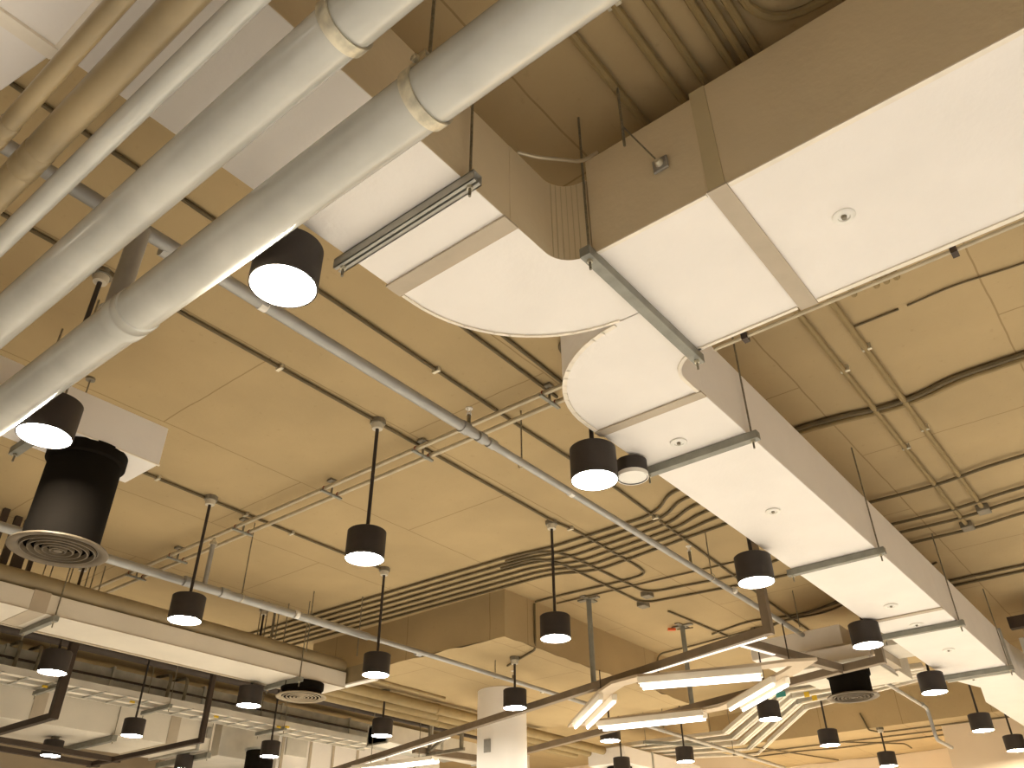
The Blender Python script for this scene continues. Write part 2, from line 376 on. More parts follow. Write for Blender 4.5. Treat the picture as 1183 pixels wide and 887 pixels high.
right = thing('air_duct', 'right branch of the split white duct, running away to the lower right', 'duct', (6, 1.7, ZD))
poly = [(2.487, 1.225), (2.487, 1.30)] + right_out[1:] + [(3.225, FY), (3.225, NY)] + right_in[::-1] + [(TX1, 1.225)]
MB().prism(poly, ZD, ZT).build('bend', 'duct', right, True, 0, 35)
MB().box(3.225, 7.42, NY, FY, ZD, ZT).build('duct_section', 'duct', right, False, .004)
MB().box(7.425, 10.0, NY, FY, ZD, ZT).build('duct_section', 'duct', right, False, .004)
o = MB().prism([(10.01, NY+.005), (10.5, NY+.005), (11.2, NY-.06), (13.3, NY-.06), (13.3, 1.88), (11.4, 1.93), (10.6, 1.80), (10.01, FY-.01)], ZD+.005, ZT-.03)
o.build('far_section', 'duct', right, False, .004)
for x in (3.225, 7.42): MB().box(x-.03, x+.03, NY-.006, FY+.006, ZD-.011, ZD-.002).build('tape_band', 'tape', right, False)
MB().box(9.985, 10.02, NY-.02, FY+.02, ZD-.02, ZT+.015).build('flange', 'galv', right, False)
mb = MB(); strip_on(mb, [(x, y) for x, y in arc(3.10, 1.357, .622, 176, 90)]+[(3.19, FY+.004)], .022, ZD-.005, -1)
mb.build('edge_trim', 'edge', right, False)
mb = MB(); strip_on(mb, right_in+[(3.19, NY)], .018, ZD-.005, 1); mb.build('edge_trim', 'edge', right, False)
for x, y in ((3.58, 1.69), (4.74, 1.66), (7.09, 1.67), (7.75, 1.66), (8.76, 1.66), (10.1, 1.76)): port(right, x, y, r=.046 if x < 6 else .055)

# trapeze hangers: steel channel under the duct, two threaded rods to the slab
def hanger(label, pts, z=ZD-.004, w=.045, top=H, mat_='channel', grp='duct hangers', closed=True):
    a, b = Vector((*pts[0], z-w/2)), Vector((*pts[1], z-w/2)); d = (b-a).normalized()
    t = thing('duct_hanger', label, 'hanger', (a+b)/2, grp)
    n = V(-d.y, d.x, 0); th = .005
    mb = MB()                                       # open C channel
    mb.beam(a, b, w, th); mb.v = [v + V(0, 0, w/2-th/2) for v in mb.v]
    m2 = MB().beam(a + n*(w/2-th/2), b + n*(w/2-th/2), th, w); m3 = MB().beam(a - n*(w/2-th/2), b - n*(w/2-th/2), th, w)
    m4 = MB().beam(a + n*(w/2-.009) - V(0, 0, w/2-th/2), b + n*(w/2-.009) - V(0, 0, w/2-th/2), .018, th); m5 = MB().beam(a - n*(w/2-.009) - V(0, 0, w/2-th/2), b - n*(w/2-.009) - V(0, 0, w/2-th/2), .018, th)
    if closed: mb = MB().beam(a, b, w, w)
    else:
        for q in (m2, m3, m4, m5): mb._add(q.v, q.f)
    mb.build('channel', mat_, t, False)
    for e in (a + d*.035, b - d*.035):
        r = MB().cyl(e - V(0, 0, .07), V(e.x, e.y, soffit(e.x, e.y)), .0055, 8).build('rod', 'rod', t)
        MB().lathe([(0, -w/2-.012), (.012, -w/2-.012), (.012, -w/2), (0, -w/2)], e, 6).build('nut', 'clamp', r, ang=20)
    return t
hanger('duct hanger under the left branch, just below the thick grey pipe', [(1.455, NY-.06), (1.455, FY+.05)], closed=False, mat_='channel_light')
hanger('diagonal looking hanger across the duct at the split, its long tan rod bare', [(TX0-.055, 1.222), (TX1+.045, 1.222)])
for x, l in ((3.74, 'first duct hanger on the right branch, beside the unlit downlight'), (5.79, 'second duct hanger along the right branch, after two lit lamps'),
             (7.87, 'third duct hanger along the right branch, next to a tape band'), (9.76, 'last duct hanger at the far end of the right branch')):
    hanger(l, [(x, NY-.055), (x, FY+.035)])

# ------------------------------------------------------------------ the big pipes crossing the upper left
def pipe(name, label, ratio, half, z, m, y0=-1.6, y1=7.2, couplings=(), k=1., n=40):
    x = ratio*z; dist = math.hypot(x, z); r = dist*math.sin(math.radians(half))
    t = thing(name, label, 'pipe', (x, 2., z))
    MB().cyl((x, y0, z), (x, y1, z), r, n).build('tube', m, t)
    for y in couplings:
        e = .006*k; q = MB().lathe([(r, -.06), (r+e, -.056), (r+e, -.012), (r+e*.2, -.006), (r+e*.2, .006), (r+e, .012), (r+e, .056), (r, .06)], (x, y, z), n, 'y')
        q.build('coupling', m, t)
    return x, z, r
ZP = 1.98
p1 = pipe('water_pipe', 'thickest grey pipe, the lowest of those crossing the upper left', .509, 2.27, ZP, 'pipe', couplings=(2.67,))
p2 = pipe('water_pipe', 'second thick grey pipe, just above the thickest one', .359, 2.05, ZP, 'pipe')
p3 = pipe('water_pipe', 'slimmer grey pipe between the thick grey pipe and the tan pipe', .258, .967, ZP, 'pipe')
p4 = pipe('drain_pipe', 'wider tan pipe with a joint, fourth from the thickest pipe', .205, 1.27, ZP+.02, 'pipe_tan', couplings=(P(38, 192, ZP).y,), k=.35)
p5 = pipe('drain_pipe', 'thin tan pipe at the extreme upper left corner', .153, .783, ZP, 'pipe_tan', couplings=(P(6, 156, ZP).y,), k=.5)
def clevis(label, px, y):
    x, z, r = px
    t = thing('pipe_clamp', label, 'clamp', (x, y, z), 'pipe clamps')
    MB().lathe([(r+.001, -.02), (r+.008, -.02), (r+.008, .02), (r+.001, .02), (r+.001, -.02)], (x, y, z), 48, 'y').build('ring', 'clamp', t)
    mb = MB().box(x-.05, x+.05, y-.004, y+.004, z+r-.01, z+r+.05) if False else MB()
    mb.box(x-.042, x-.036, y-.024, y+.024, z+r-.02, z+r+.075).box(x+.036, x+.042, y-.024, y+.024, z+r-.02, z+r+.075).box(x-.042, x+.042, y-.024, y+.024, z+r+.07, z+r+.077)
    mb.build('yoke', 'clamp', t, False, .002)
    b = MB().cyl((x-.065, y, z+r+.035), (x+.065, y, z+r+.035), .007, 10); b.cyl((x-.062, y, z+r+.035), (x-.05, y, z+r+.035), .014, 6).cyl((x+.05, y, z+r+.035), (x+.062, y, z+r+.035), .014, 6)
    b.build('bolt', 'clamp', t)
    MB().cyl((x, y, z+r+.06), (x, y, H), .006, 8).build('rod', 'rod', t)
clevis('pipe clamp with yoke and hanging rod on the thickest grey pipe', p1, 1.105)
clevis('pale strap clamp around the second thick grey pipe at the top edge', p2, 1.115)
# ------------------------------------------------------------------ sprinkler pipes
def stub(parent, x, y, z, up, r=.016):
    q = MB().cyl((x, y, z), (x, y, z+up), r*.8, 10).build('sprinkler_nipple', 'rod', parent)
    MB().cyl((x, y, z+up), (x, y, z+up+.012), r*1.0, 10).cyl((x-.014, y, z+up+.01), (x-.014, y, z+up+.045), .004, 6).cyl((x+.014, y, z+up+.01), (x+.014, y, z+up+.045), .004, 6).lathe([(0, up+.045), (.024, up+.045), (.024, up+.05), (0, up+.05)], (x, y, z), 14).build('sprinkler_head', 'white_band', q)
def hung(parent, x, y, z, r):
    q = MB().torus((x, y, z), r+.003, .004, 20, 6, 'x').build('clamp', 'clamp', parent)
    MB().cyl((x, y, z+r), (x, y, soffit(x, y)), .0055, 8).build('rod', 'rod', q)
YS, ZS = 2.93, 2.58
t = thing('sprinkler_pipe', 'grey sprinkler main crossing the open middle ceiling, with elbow behind the thick pipes', 'pipe', (3.4, YS, ZS))
MB().sweep([(-.6, YS-.06, ZS), (1.2, YS-.04, ZS), (3.30, YS-.01, ZS)], .034, 16).build('tube', 'sprink', t)
MB().sweep([(3.2, YS-.01, ZS), (6.2, YS+.02, ZS), (8.68, YS+.06, ZS)], .026, 16).build('thin_tube', 'sprink', t)
for x, r in ((3.2, .041), (3.36, .036), (3.46, .034), (1.03, .042), (1.17, .042)):
    MB().cyl((x-.03, YS-.01, ZS), (x+.03, YS-.01, ZS), r, 16).build('coupling', 'sprink', t)
for x in (1.68, 4.36, 6.95): MB().cyl((x-.02, YS+.005 if x > 3 else YS-.03, ZS), (x+.02, YS+.005 if x > 3 else YS-.03, ZS), .0365 if x < 3 else .0285, 16).build('white_band', 'white_band', t)
for x in (3.80, 6.52, 8.5): hung(t, x, YS+.01, ZS, .026)
stub(t, 6.16, YS+.02, ZS, .13); stub(t, 3.24, YS-.01, ZS+.03, .08)
t2 = thing('riser_pipe', 'dark grey riser linking the thickest pipe to the sprinkler main', 'pipe', (1.06, 2.86, 2.1))
MB().sweep(fillet([(p1[0], 2.86, p1[1]+.05), (p1[0], 2.86, ZS-.06), (p1[0]+.0, 2.86, ZS-.03)], .02), .041, 18).build('tube', 'sprink', t2)
MB().lathe([(.0, .06), (.058, .06), (.058, .115), (0, .115)], (p1[0], 2.86, p1[1]), 20).build('collar', 'pipe', t2)
YL, ZL = 5.9, 2.325
t = thing('sprinkler_pipe', 'grey sprinkler pipe from the big left diffuser to below the drop panel', 'pipe', (4, YL, ZL))
MB().sweep([(.4, YL+.09, ZL), (4.0, YL+.02, ZL), (5.2, YL, ZL)], .034, 16).build('tube', 'sprink', t)
MB().sweep([(3.9, YL+.02, ZL), (6.5, YL-.02, ZL), (9.2, YL-.02, ZL)], .024, 16).build('thin_tube', 'sprink', t)
for x, r in ((3.28, .041), (3.62, .041), (5.9, .031)): MB().cyl((x-.035, YL+.02, ZL), (x+.035, YL+.02, ZL), r, 16).build('coupling', 'sprink', t)
for x in (4.35, 7.95): MB().cyl((x-.02, YL, ZL), (x+.02, YL, ZL), .0365 if x < 5 else .027, 16).build('white_band', 'white_band', t)
for x in (3.78, 7.1): hung(t, x, YL+.01, ZL, .034 if x < 5 else .024)
q = MB().cyl((3.43, YL+.02, ZL), (3.43, YL+.02, ZL+.36), .02, 12).build('upright', 'sprink', t)
MB().lathe([(0, .36), (.03, .36), (.03, .385), (.012, .39), (.012, .42), (0, .42)], (3.43, YL+.02, ZL), 14).build('sprinkler_head', 'clamp', q)
stub(t, 7.38, YL-.02, ZL, .06)
t = thing('sprinkler_pipe', 'thin grey sprinkler pipe at the far centre, below the ring of tube lights', 'pipe', (12, 6., 2.3))
MB().cyl((10.1, 6.03, 2.345), (15.2, 6.03, 2.345), .028, 12).build('tube', 'sprink', t)
for x in (11.0, 13.2): hung(t, x, 6.03, 2.345, .028)
t = thing('sprinkler_pipe', 'grey pipe sloping down to an elbow left of the beige pier', 'pipe', (11, 2.75, 2.4))
MB().sweep(fillet([(9.9, 2.74, 2.38), (12.15, 2.76, 2.38), (12.2, 2.76, 2.0), (12.9, 2.76, 2.0)], .08), .023, 12).build('tube', 'sprink', t)
hung(t, 10.05, 2.74, 2.38, .03)
for x in (10.9, 11.9): MB().cyl((x-.03, 2.75, 2.38), (x+.03, 2.75, 2.38), .028, 12).build('coupling', 'sprink', t)

# ------------------------------------------------------------------ conduits on the slab
def conduit(label, pts, r=.0118, m='cond', fil=.1, grp=None, z=None, boxes=(), clips=(), name='conduit'):
    zz = H - r - .004 if z is None else z
    pts = [Vector((*p, zz)) if len(p) == 2 else Vector(p) for p in pts]
    path = fillet(pts, fil) if len(pts) > 2 else pts
    if not boxes and not clips:
        return tag(MB().sweep(path, r, 8).build(name, m), label, 'conduit', grp)
    t = thing(name, label, 'conduit', pts[0], grp)
    MB().sweep(path, r, 8).build('tube', m, t)
    for x, y in boxes: MB().box(x-.06, x+.06, y-.05, y+.05, zz-.035, H).build('junction_box', 'jbox', t, False, .006)
    for x, y in clips: MB().obox((x, y, (zz+H)/2-.004), (.012, 0, 0), (0, .03, 0), (0, 0, (H-zz)/2+.012)).build('saddle', 'clamp', t, False, .003)
    return t
# running away along X
conduit('straight dark conduit through the long rod lamp boxes in the middle', [(1.4, 3.78), (3.26, 3.80), (5.36, 3.84), (5.75, 3.80), (6.80, 3.83), (7.02, 3.86), (7.05, 4.1), (6.98, 5.02), (6.98, 5.24)], clips=((2.4, 3.79), (5.62, 3.81)))
conduit('dark conduit nearest behind the largest lamp, passing under the steel conduit pair', [(.1, 2.97), (3.9, 3.06), (5.2, 3.06), (9.2, 3.3), (10.6, 3.36)], clips=((3.05, 3.04), (5.9, 3.1)))
conduit('dark conduit ending at the tee curve, outer of two', [(2.2, 2.60), (3.8, 2.63)], clips=((2.72, 2.61),))
conduit('dark conduit ending at the tee curve, inner of two with a loop', [(2.3, 2.46), (3.72, 2.50)])
conduit('short looped conduit peeping out between the two duct bends', [(3.9, 2.32), (3.36, 2.30), (3.28, 2.2), (3.34, 2.09), (3.7, 2.05)], fil=.09)
conduit('dark conduit feeding the pendants behind the big round diffuser', [(.6, 5.70), (3.25, 5.78), (5.28, 5.82)], clips=((2.75, 5.76), (3.6, 5.79), (4.1, 5.8)))
conduit('thin conduit at the upper left seen between the grey pipes', [(-.6, 3.78), (1.4, 3.78)])
conduit('slab conduit behind the grey pipes near the riser', [(-.4, 2.38), (2.2, 2.40)], r=.011)
# six parallel conduits running along Y with jogs on the right
ords = ['nearest', 'second nearest', 'third', 'fourth', 'fifth', 'farthest']
for k in range(6):
    x = 5.70 + .125*k; s = .0
    conduit('%s conduit of the six parallel ones above the drop panel' % ords[k],
            [(x-.03, 8.9), (x+.09, 4.60), (x+.16+.03*k, 4.22), (x+.14, 3.05), (x+.10 - .06*(5-k), 2.72), (x+.02, 2.2), (x+.02, 1.6)],
            fil=.25, r=.013, grp='six parallel conduits')
conduit('conduit looping from the six line bundle to the nearer junction box', [(5.86, 4.75), (5.87, 4.32), (6.1, 4.19), (7.52, 4.15), (7.66, 3.2), (7.45, 2.4)], fil=.16, boxes=((7.55, 4.17),), m='cond')
conduit('conduit looping from the six line bundle to the farther junction box', [(5.97, 4.9), (5.98, 4.5), (6.2, 4.37), (7.78, 4.36), (7.95, 3.2), (8.0, 2.3)], fil=.16, boxes=((7.8, 4.37),), m='cond')
conduit('thin conduit behind the two junction boxes, across to the far duct', [(7.18, 5.1), (7.30, 3.2), (7.36, 2.3)], r=.009)
conduit('conduit climbing the lit side of the drop panel beside a pendant', [(6.98, 5.255, H-.03), (6.98, 5.255, 2.56), (7.03, 5.3, 2.487), (7.33, 5.92, 2.487)], fil=.04)
conduit('far conduit turning down the drop panel side past the orange clip', [(9.6, 5.255, 2.6), (9.6, 5.255, 2.975), (9.55, 4.7, 2.975), (9.35, 3.4, 2.975), (9.0, 2.3, 2.975)], fil=.12)
conduit('far conduit running on from the orange clip towards the far duct', [(8.2, 4.28), (10.9, 4.1), (11.6, 3.6)], fil=.2)
conduit('wavy conduit crossing behind the tall light bar upright', [(9.3, 4.3), (9.1, 3.7), (9.3, 3.1), (9.05, 2.6), (8.7, 1.8)], fil=.25)
conduit('second wavy conduit crossing behind the tall light bar upright', [(9.6, 3.9), (9.35, 3.35), (9.4, 2.9), (8.95, 2.2), (8.6, 1.5)], fil=.25, r=.011)
# bright pair on stand-off brackets
for k, x in enumerate((3.60, 3.74)):
    conduit('%s pale steel conduit of the pair crossing the middle ceiling' % ('nearer' if k == 0 else 'farther'), [(x, 10.), (x, 1.5)], r=.017, m='cond_light', z=2.90, grp='pale steel conduit pair')
for k, (y, w) in enumerate(((2.60, 'beside the duct bend'), (3.75, 'where the sprinkler main crosses'), (4.75, 'left of the middle pendant rod'), (5.9, 'beside the rod of the left pendant'), (6.9, 'over the thin sprinkler pipe'), (7.6, 'near the long low duct'))):
    t = thing('conduit_bracket', 'strut bracket holding the pale conduit pair '+w, 'bracket', (3.67, y, 2.87), 'conduit pair brackets')
    MB().box(3.565, 3.775, y-.012, y+.012, 2.866, 2.882).build('strut', 'channel', t, False, .003)
    mb = MB(); [MB().torus((x, y, 2.90), .019, .004, 14, 6, 'y').build('clip', 'red', t) for x in (3.60, 3.74)]
    MB().cyl((3.67, y, 2.866), (3.67, y, H), .009, 8).build('stem', 'jbox', t)
    MB().box(3.63, 3.71, y-.03, y+.03, H-.02, H-.002).build('foot_plate', 'jbox', t, False, .003)
# right-hand bay
conduit('tan conduit with junction box, left one of the pair beyond the trunk', [(.8, 1.0), (3.4, 1.0), (7.8, 1.03)], m='cond_tan', boxes=((7.82, 1.03),), clips=((1.62, 1.0), (4.7, 1.0), (6.0, 1.01)), r=.02)
conduit('tan conduit with junction box, right one of the pair beyond the trunk', [(.8, .80), (3.4, .81), (7.5, .83)], m='cond_tan', boxes=((7.53, .83),), clips=((1.66, .80), (4.55, .81), (5.8, .82)), r=.02)
conduit('tan slab conduit right of the pair in the upper bay', [(.8, .69), (4.0, .69)], m='cond_tan', r=.017)
for k in range(3):
    y = .565-.055*k
    conduit('%s straight tan conduit beside the curved ones at the top' % ('first', 'second', 'third')[k], [(.6, y), (4., y)], m='cond_tan', r=.018, grp='straight tan conduits at top')
for k in range(4):
    x = 2.16-.075*k; y = .405-.065*k
    conduit('%s tan conduit bending in a quarter turn at the top edge' % ('outermost', 'second', 'third', 'innermost')[k], [(.6, y), (x, y), (x, -1.2)], m='cond_tan', r=.019, fil=.24, grp='curved tan conduits at top')
conduit('heavier dark conduit of the wavy pair crossing the right bay', [(5.22, 2.2), (5.22, 1.5), (5.25, 1.22), (5.32, .98), (5.32, .72), (5.24, .5), (5.24, -1.4)], r=.019, fil=.2)
conduit('lighter tan conduit of the wavy pair crossing the right bay', [(5.29, 2.2), (5.29, 1.5), (5.33, 1.22), (5.39, .98), (5.39, .72), (5.31, .45), (5.31, -1.4)], m='cond_tan', r=.017, fil=.2)
for k, (x, w) in enumerate(((6.72, 'first conduit behind the wavy pair in the right bay'), (7.30, 'conduit just before the junction boxes in the right bay'), (7.53, 'conduit through the right junction box in the right bay'), (7.84, 'conduit through the left junction box in the right bay'))):
    conduit(w, [(x, 2.2), (x+.04, 1.4), (x+.06, 1.0), (x-.03, .6), (x-.05, .2), (x-.02, -1.6)], r=.014, fil=.2, z=2.965)
conduit('nearer straight conduit of the far pair in the right bay', [(9.22, 2.), (9.22, -1.5)], r=.014)
conduit('farther straight conduit of the far pair in the right bay', [(9.40, 2.), (9.40, -1.5)], r=.014)
conduit('thin dark crack line across the upper part of the right bay, nearer', [P(980, 380, H-.01), P(1038, 357, H-.01)], r=.007)  # slab crack lines drawn as thin dark tubes
conduit('thin dark crack line across the upper part of the right bay, farther', [P(1048, 353, H-.01), P(1100, 330, H-.01), P(1183, 304, H-.01), P(1260, 272, H-.01)], r=.006)
conduit('thin pipe running along the underside edge of the wide trunk', [(TX1+.06, 1.15, ZD+.01), (TX1+.06, -2.0, ZD+.01)], r=.009, m='cond_light')
t = tag(MB().box(TX1+.04, TX1+.08, .985, 1.01, ZD-.012, ZD+.03).build('pipe_clip', 'bar_dark', smooth=False), 'small black clip on the thin pipe, nearest the duct split', 'clip', 'thin pipe clips')
t = tag(MB().box(TX1+.04, TX1+.08, .10, .125, ZD-.012, ZD+.03).build('pipe_clip', 'bar_dark', smooth=False), 'small black clip on the thin pipe, near the right frame edge', 'clip', 'thin pipe clips')
# orange clip on the slab
t = thing('cable_clip', 'orange clip on the slab beside a light bar post', 'clip', (8.7, 4.62, 2.95))
q = P(776, 727, 2.96)
MB().obox(q, (.03, -.036, 0), (.015, .012, 0), (0, 0, .014)).build('clip_body', 'orange', t, False, .004)
MB().cyl(q+V(.04, -.05, .0), q+V(.16, -.2, .02), .006, 6).build('cable', 'bar_dark', t)

# ------------------------------------------------------------------ round ceiling diffusers
def diffuser(label, x, y, ztop, zb, R=.24, r=.185, gm='grille', gh=1.):
    t = thing('round_diffuser', label, 'diffuser', (x, y, zb), 'round black diffusers')
    c = (x, y, 0)
    MB().lathe([(r+.018, ztop), (r+.018, ztop-.06), (r+.012, ztop-.066), (r, ztop-.07), (r, zb+.012), (r-.01, zb+.012), (r-.01, ztop-.001), (r+.018, ztop)], c, 56).build('drum', 'drum', t, ang=30)
    MB().lathe([(0, zb+.09), (r-.011, zb+.09)], c, 40).build('throat', 'drum', t)
    MB().lathe([(r-.004, zb+.014), (R*.985, zb+.014), (R, zb+.008), (R, zb+.004), (R*.97, zb), (R*.83, zb+.006), (r-.006, zb+.03), (r-.004, zb+.014)], c, 64).build('flange', gm, t, ang=50)
    rr = R*.76
    k = 0
    while rr > .03:
        MB().lathe([(rr, zb+.014*gh), (rr-.003, zb+.0), (rr-.009, zb-.001), (rr-.016, zb+.022*gh), (rr-.012, zb+.024*gh), (rr, zb+.014*gh)], c, 48).build('grille_ring', gm, t, ang=50)
        rr -= R*.145; k += 1
    MB().lathe([(0, zb-.002), (.022, zb), (.02, zb+.03), (0, zb+.03)], c, 24).build('grille_hub', gm, t)
    mb = MB(); mb.beam((x-R*.8, y, zb+.035), (x+R*.8, y, zb+.035), .008, .01).beam((x, y-R*.8, zb+.035), (x, y+R*.8, zb+.035), .008, .01); mb.build('spider', 'drum', t, False)
ZB = 2.2
t = thing('air_duct', 'white duct box at the left carrying the biggest black drum', 'duct', (1.5, 4.3, ZB))
MB().box(-1.2, 1.94, 4.09, 4.45, ZB, 2.435).build('duct_box', 'duct', t, False, .004)
mb = MB(); strip_on(mb, [(1.30, 4.088), (1.942, 4.088)], .012, ZB-.004, 1); mb.build('edge_trim', 'edge', t, False)
hanger('duct hanger under the white duct box at the left', [(1.34, 4.03), (1.34, 4.52)], z=ZB-.004)
t = thing('tie_rod', 'thin slanting tie rod from the slab to the left duct box', 'rod', (1.56, 4.05, 2.4))
a = P(105, 437, H); MB().cyl(a, (a.x, a.y, 2.21), .0045, 8).build('rod', 'rod', t); MB().lathe([(0, H-.02), (.03, H-.015), (.03, H), (0, H)], (a.x, a.y, 0), 14).build('anchor', 'jbox', t)
diffuser('biggest black drum diffuser hanging at the left under the duct box', 1.63, 4.285, ZB, 1.634)

# long low duct at the lower left
NYL, FYL = 7.15, 7.66
lo = thing('air_duct', 'long low duct at lower left with grey side and cream bottom', 'duct', (4, 7.4, 2.2))
MB().box(-.5, 6.04, NYL, FYL, 2.2, 2.365).build('duct_section', 'duct_dusty', lo, False, .004)
MB().box(2.64, 2.78, NYL-.005, FYL, 2.196, 2.37).build('tape_band', 'tape', lo, False)
MB().box(-.5, 6.04, FYL, FYL+.03, 2.19, 2.22).build('edge_trim', 'tape', lo, False); MB().box(-.5, 6.05, NYL-.006, NYL, 2.2, 2.208).build('edge_trim', 'tape', lo, False)
tag(MB().sweep([(-.5, 7.235, 2.445), (6.0, 7.235, 2.445), (6.06, 7.235, 2.445)], [.08, .08, .06], 24).build('insulated_pipe', 'pipe_olive'), 'olive insulated pipe lying on top of the long low duct', 'pipe')
hanger('channel hanger of the long low duct near the left frame edge', [(2.86, NYL-.04), (2.86, FYL+.05)], z=2.196, top=H)
hanger('channel hanger of the long low duct beside the small diffuser', [(5.42, NYL-.04), (5.42, FYL+.05)], z=2.196, top=H)
diffuser('small black drum diffuser under the right end of the long low duct', 5.62, 7.34, 2.196, 2.055, R=.262, r=.205, gm='grille_pale', gh=.35)
t = thing('end_panel', 'thin olive cross panel with pale lower edge behind the end of the long low duct', 'panel', (6.3, 7., 2.25))
MB().box(6.07, 6.13, 6.75, 8.1, 2.25, 2.43).build('panel_board', 'pipe_olive', t, False, .004)
MB().box(6.06, 6.14, 6.74, 8.1, 2.235, 2.252).build('edge_trim', 'duct', t, False)
# dark posts and tie rods above the long low duct
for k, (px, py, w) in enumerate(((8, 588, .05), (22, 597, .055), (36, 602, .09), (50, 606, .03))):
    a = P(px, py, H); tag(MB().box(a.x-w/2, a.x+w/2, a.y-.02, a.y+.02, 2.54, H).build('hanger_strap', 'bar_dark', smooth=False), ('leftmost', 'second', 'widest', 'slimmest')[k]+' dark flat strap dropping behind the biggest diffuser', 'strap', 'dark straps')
for k, px in enumerate((66, 88, 99, 106, 112, 122)):
    a = P(px, 640 + (px-66)*.25, H); b = 2.42
    tag(MB().cyl((a.x, a.y, b), (a.x, a.y, H), .006 if k != 2 else .012, 8).build('threaded_rod', 'rod' if k != 2 else 'bar_dark'), 'threaded rod below the biggest diffuser, %s counted from left' % ('first', 'second', 'third, thickest', 'fourth', 'fifth', 'sixth')[k], 'rod', 'rods above the long low duct')
for k, (px, py) in enumerate(((304, 693), (311, 695), (319, 699), (334, 697), (363, 683), (419, 689))):
    a = P(px, py, H)
    tag(MB().cyl((a.x, a.y, 2.368), (a.x, a.y, H), .006 if k != 2 else .014, 8).build('threaded_rod', 'rod'), 'threaded rod before the six conduits, %s counted from left' % ('first', 'second', 'third, thickest', 'fourth', 'fifth', 'sixth')[k], 'rod', 'rods before the six conduits')

# ------------------------------------------------------------------ light bars, uprights and the ring of tube lights
ZR = 2.0
def bar(parent, a, b, m='bar', w=.07, name='bar'): return MB().beam(a, b, w, w).build(name, m, parent, False, .004)
A, B = P(385, 890, ZR), P(888, 728, ZR)
t = thing('light_bar', 'longest suspended bronze bar crossing low in front of the column', 'light bar', (A+B)/2)
bar(t, A, B)
top = V(B.x, B.y, H-.003)
bar(t, B-V(0, 0, .035), V(B.x, B.y, H-.003), w=.07, name='upright')
C0, C1 = P(740, 775, ZR), P(884, 731, ZR)
MB().beam(C0-V(0, 0, .037), C1-V(0, 0, .037), .03, .008).build('led_strip', 'strip', t, False)['label'] = 'glowing strip under the bar'
C0, C1 = P(400, 886, ZR), P(520, 848, ZR)
MB().beam(C0-V(0, 0, .037), C1-V(0, 0, .037), .02, .008).build('led_strip', 'strip', t, False)['label'] = 'glowing strip under the bar'
def post(x, y, zb, label):
    t = thing('support_post', label, 'post', (x, y, zb), 'light bar posts')
    MB().cyl((x, y, zb), (x, y, H-.012), .028, 14).build('post', 'channel', t)
    MB().beam((x-.13, y-.0, H-.008), (x+.13, y, H-.008), .06, .014).build('foot_plate', 'jbox', t, False)
    MB().beam((x, y-.13, H-.01), (x, y+.13, H-.01), .06, .014).build('foot_plate', 'jbox', t, False)
a = P(680, 691, H); post(a.x, a.y, 2.03, 'grey post from the slab to the longest bronze bar')
a = P(788, 722, H); post(a.x, a.y, 2.03, 'grey post beside the orange clip, ending in the ring of tube lights')
A, B = P(590, 872, ZR), P(971, 773, ZR)
t = thing('light_bar', 'second bronze bar passing under the ring of tube lights right of the column', 'light bar', (A+B)/2)
bar(t, A, B)
A, B, C = P(856, 741, ZR+.02), P(972, 773, ZR+.02), P(1018, 762, ZR+.02)
t = thing('light_bar', 'short bent bronze bar right of the ring, before the far white duct', 'light bar', B)
bar(t, A, B-V(.04, 0, 0)); bar(t, B, C)
bar(t, C-V(0, 0, .035), V(C.x, C.y, PV(1013, 745, C.x, C.y)), name='upright')
C0, C1 = P(852, 743, ZR), P(885, 751, ZR)
MB().beam(A-V(0, 0, .037), A.lerp(B, .3)-V(0, 0, .037), .03, .008).build('led_strip', 'strip', t, False)['label'] = 'glowing strip under the bar'
ZQ = 2.0
A, B = V(4.25, 12.5, ZQ), V(4.25, 9.87, ZQ)
t = thing('light_bar', 'dark bar with upright at the far left, behind the far left pendant', 'light bar', B)
bar(t, A, B, 'bar_dark'); bar(t, B-V(0, 0, .035), V(B.x, B.y, H-.003), 'bar_dark', name='upright', w=.09)
A, B = V(6.10, 12.6, ZQ), V(6.10, 9.85, ZQ)
t = thing('light_bar', 'dark bar with tall thin upright at lower left, right of the thin rod pendant', 'light bar', B)
bar(t, A, B, 'bar_dark', .06); bar(t, B-V(0, 0, .03), V(B.x, B.y, H-.003), 'bar_dark', .06, 'upright')
for k, y in enumerate((11.75, 12.3)):
    tag(MB().beam((3.4, y-.25, ZQ), (6.2, y+.2, ZQ), .07, .06).build('dark_rail', 'bar_dark', smooth=False), ('upper' if k == 0 else 'lower')+' dark rail at the bottom left joining the dark bars', 'rail', 'dark rails')
# ring of tube lights
ZG = 1.90
ring = thing('ring_light', 'pale rhombus ring carrying bright twin tube lights', 'light fitting', P(800, 800, ZG))
cpx = [(664, 838), (684, 817), (700, 800), (714, 791), (740, 784), (800, 779), (880, 771), (910, 767), (930, 766), (915, 776), (895, 786), (868, 802), (850, 812), (835, 818), (815, 822), (760, 827), (697, 834)]
cen = [P(x, y, ZG) for x, y in cpx]; W = .072
mb = MB(); n = len(cen)
mid = sum(cen, Vector())/n
for i in range(n):
    a, b = cen[i], cen[(i+1) % n]
    d = (b-a).normalized(); na = V(-d.y, d.x, 0)
def offs(w):
    out = []
    for i in range(n):
        d1 = (cen[i]-cen[i-1]).normalized(); d2 = (cen[(i+1) % n]-cen[i]).normalized()
        t_ = (d1+d2).normalized(); nn = V(-t_.y, t_.x, 0); k = 1/max(.45, nn.dot(V(-d1.y, d1.x, 0))) if nn.dot(V(-d1.y, d1.x, 0)) > 0 else 1
        out.append(cen[i]+nn*w*min(k, 1.8))
    return out
o1, o2 = offs(W), offs(-W); th = .025
vs = o1+o2+[v+V(0, 0, th) for v in o1]+[v+V(0, 0, th) for v in o2]
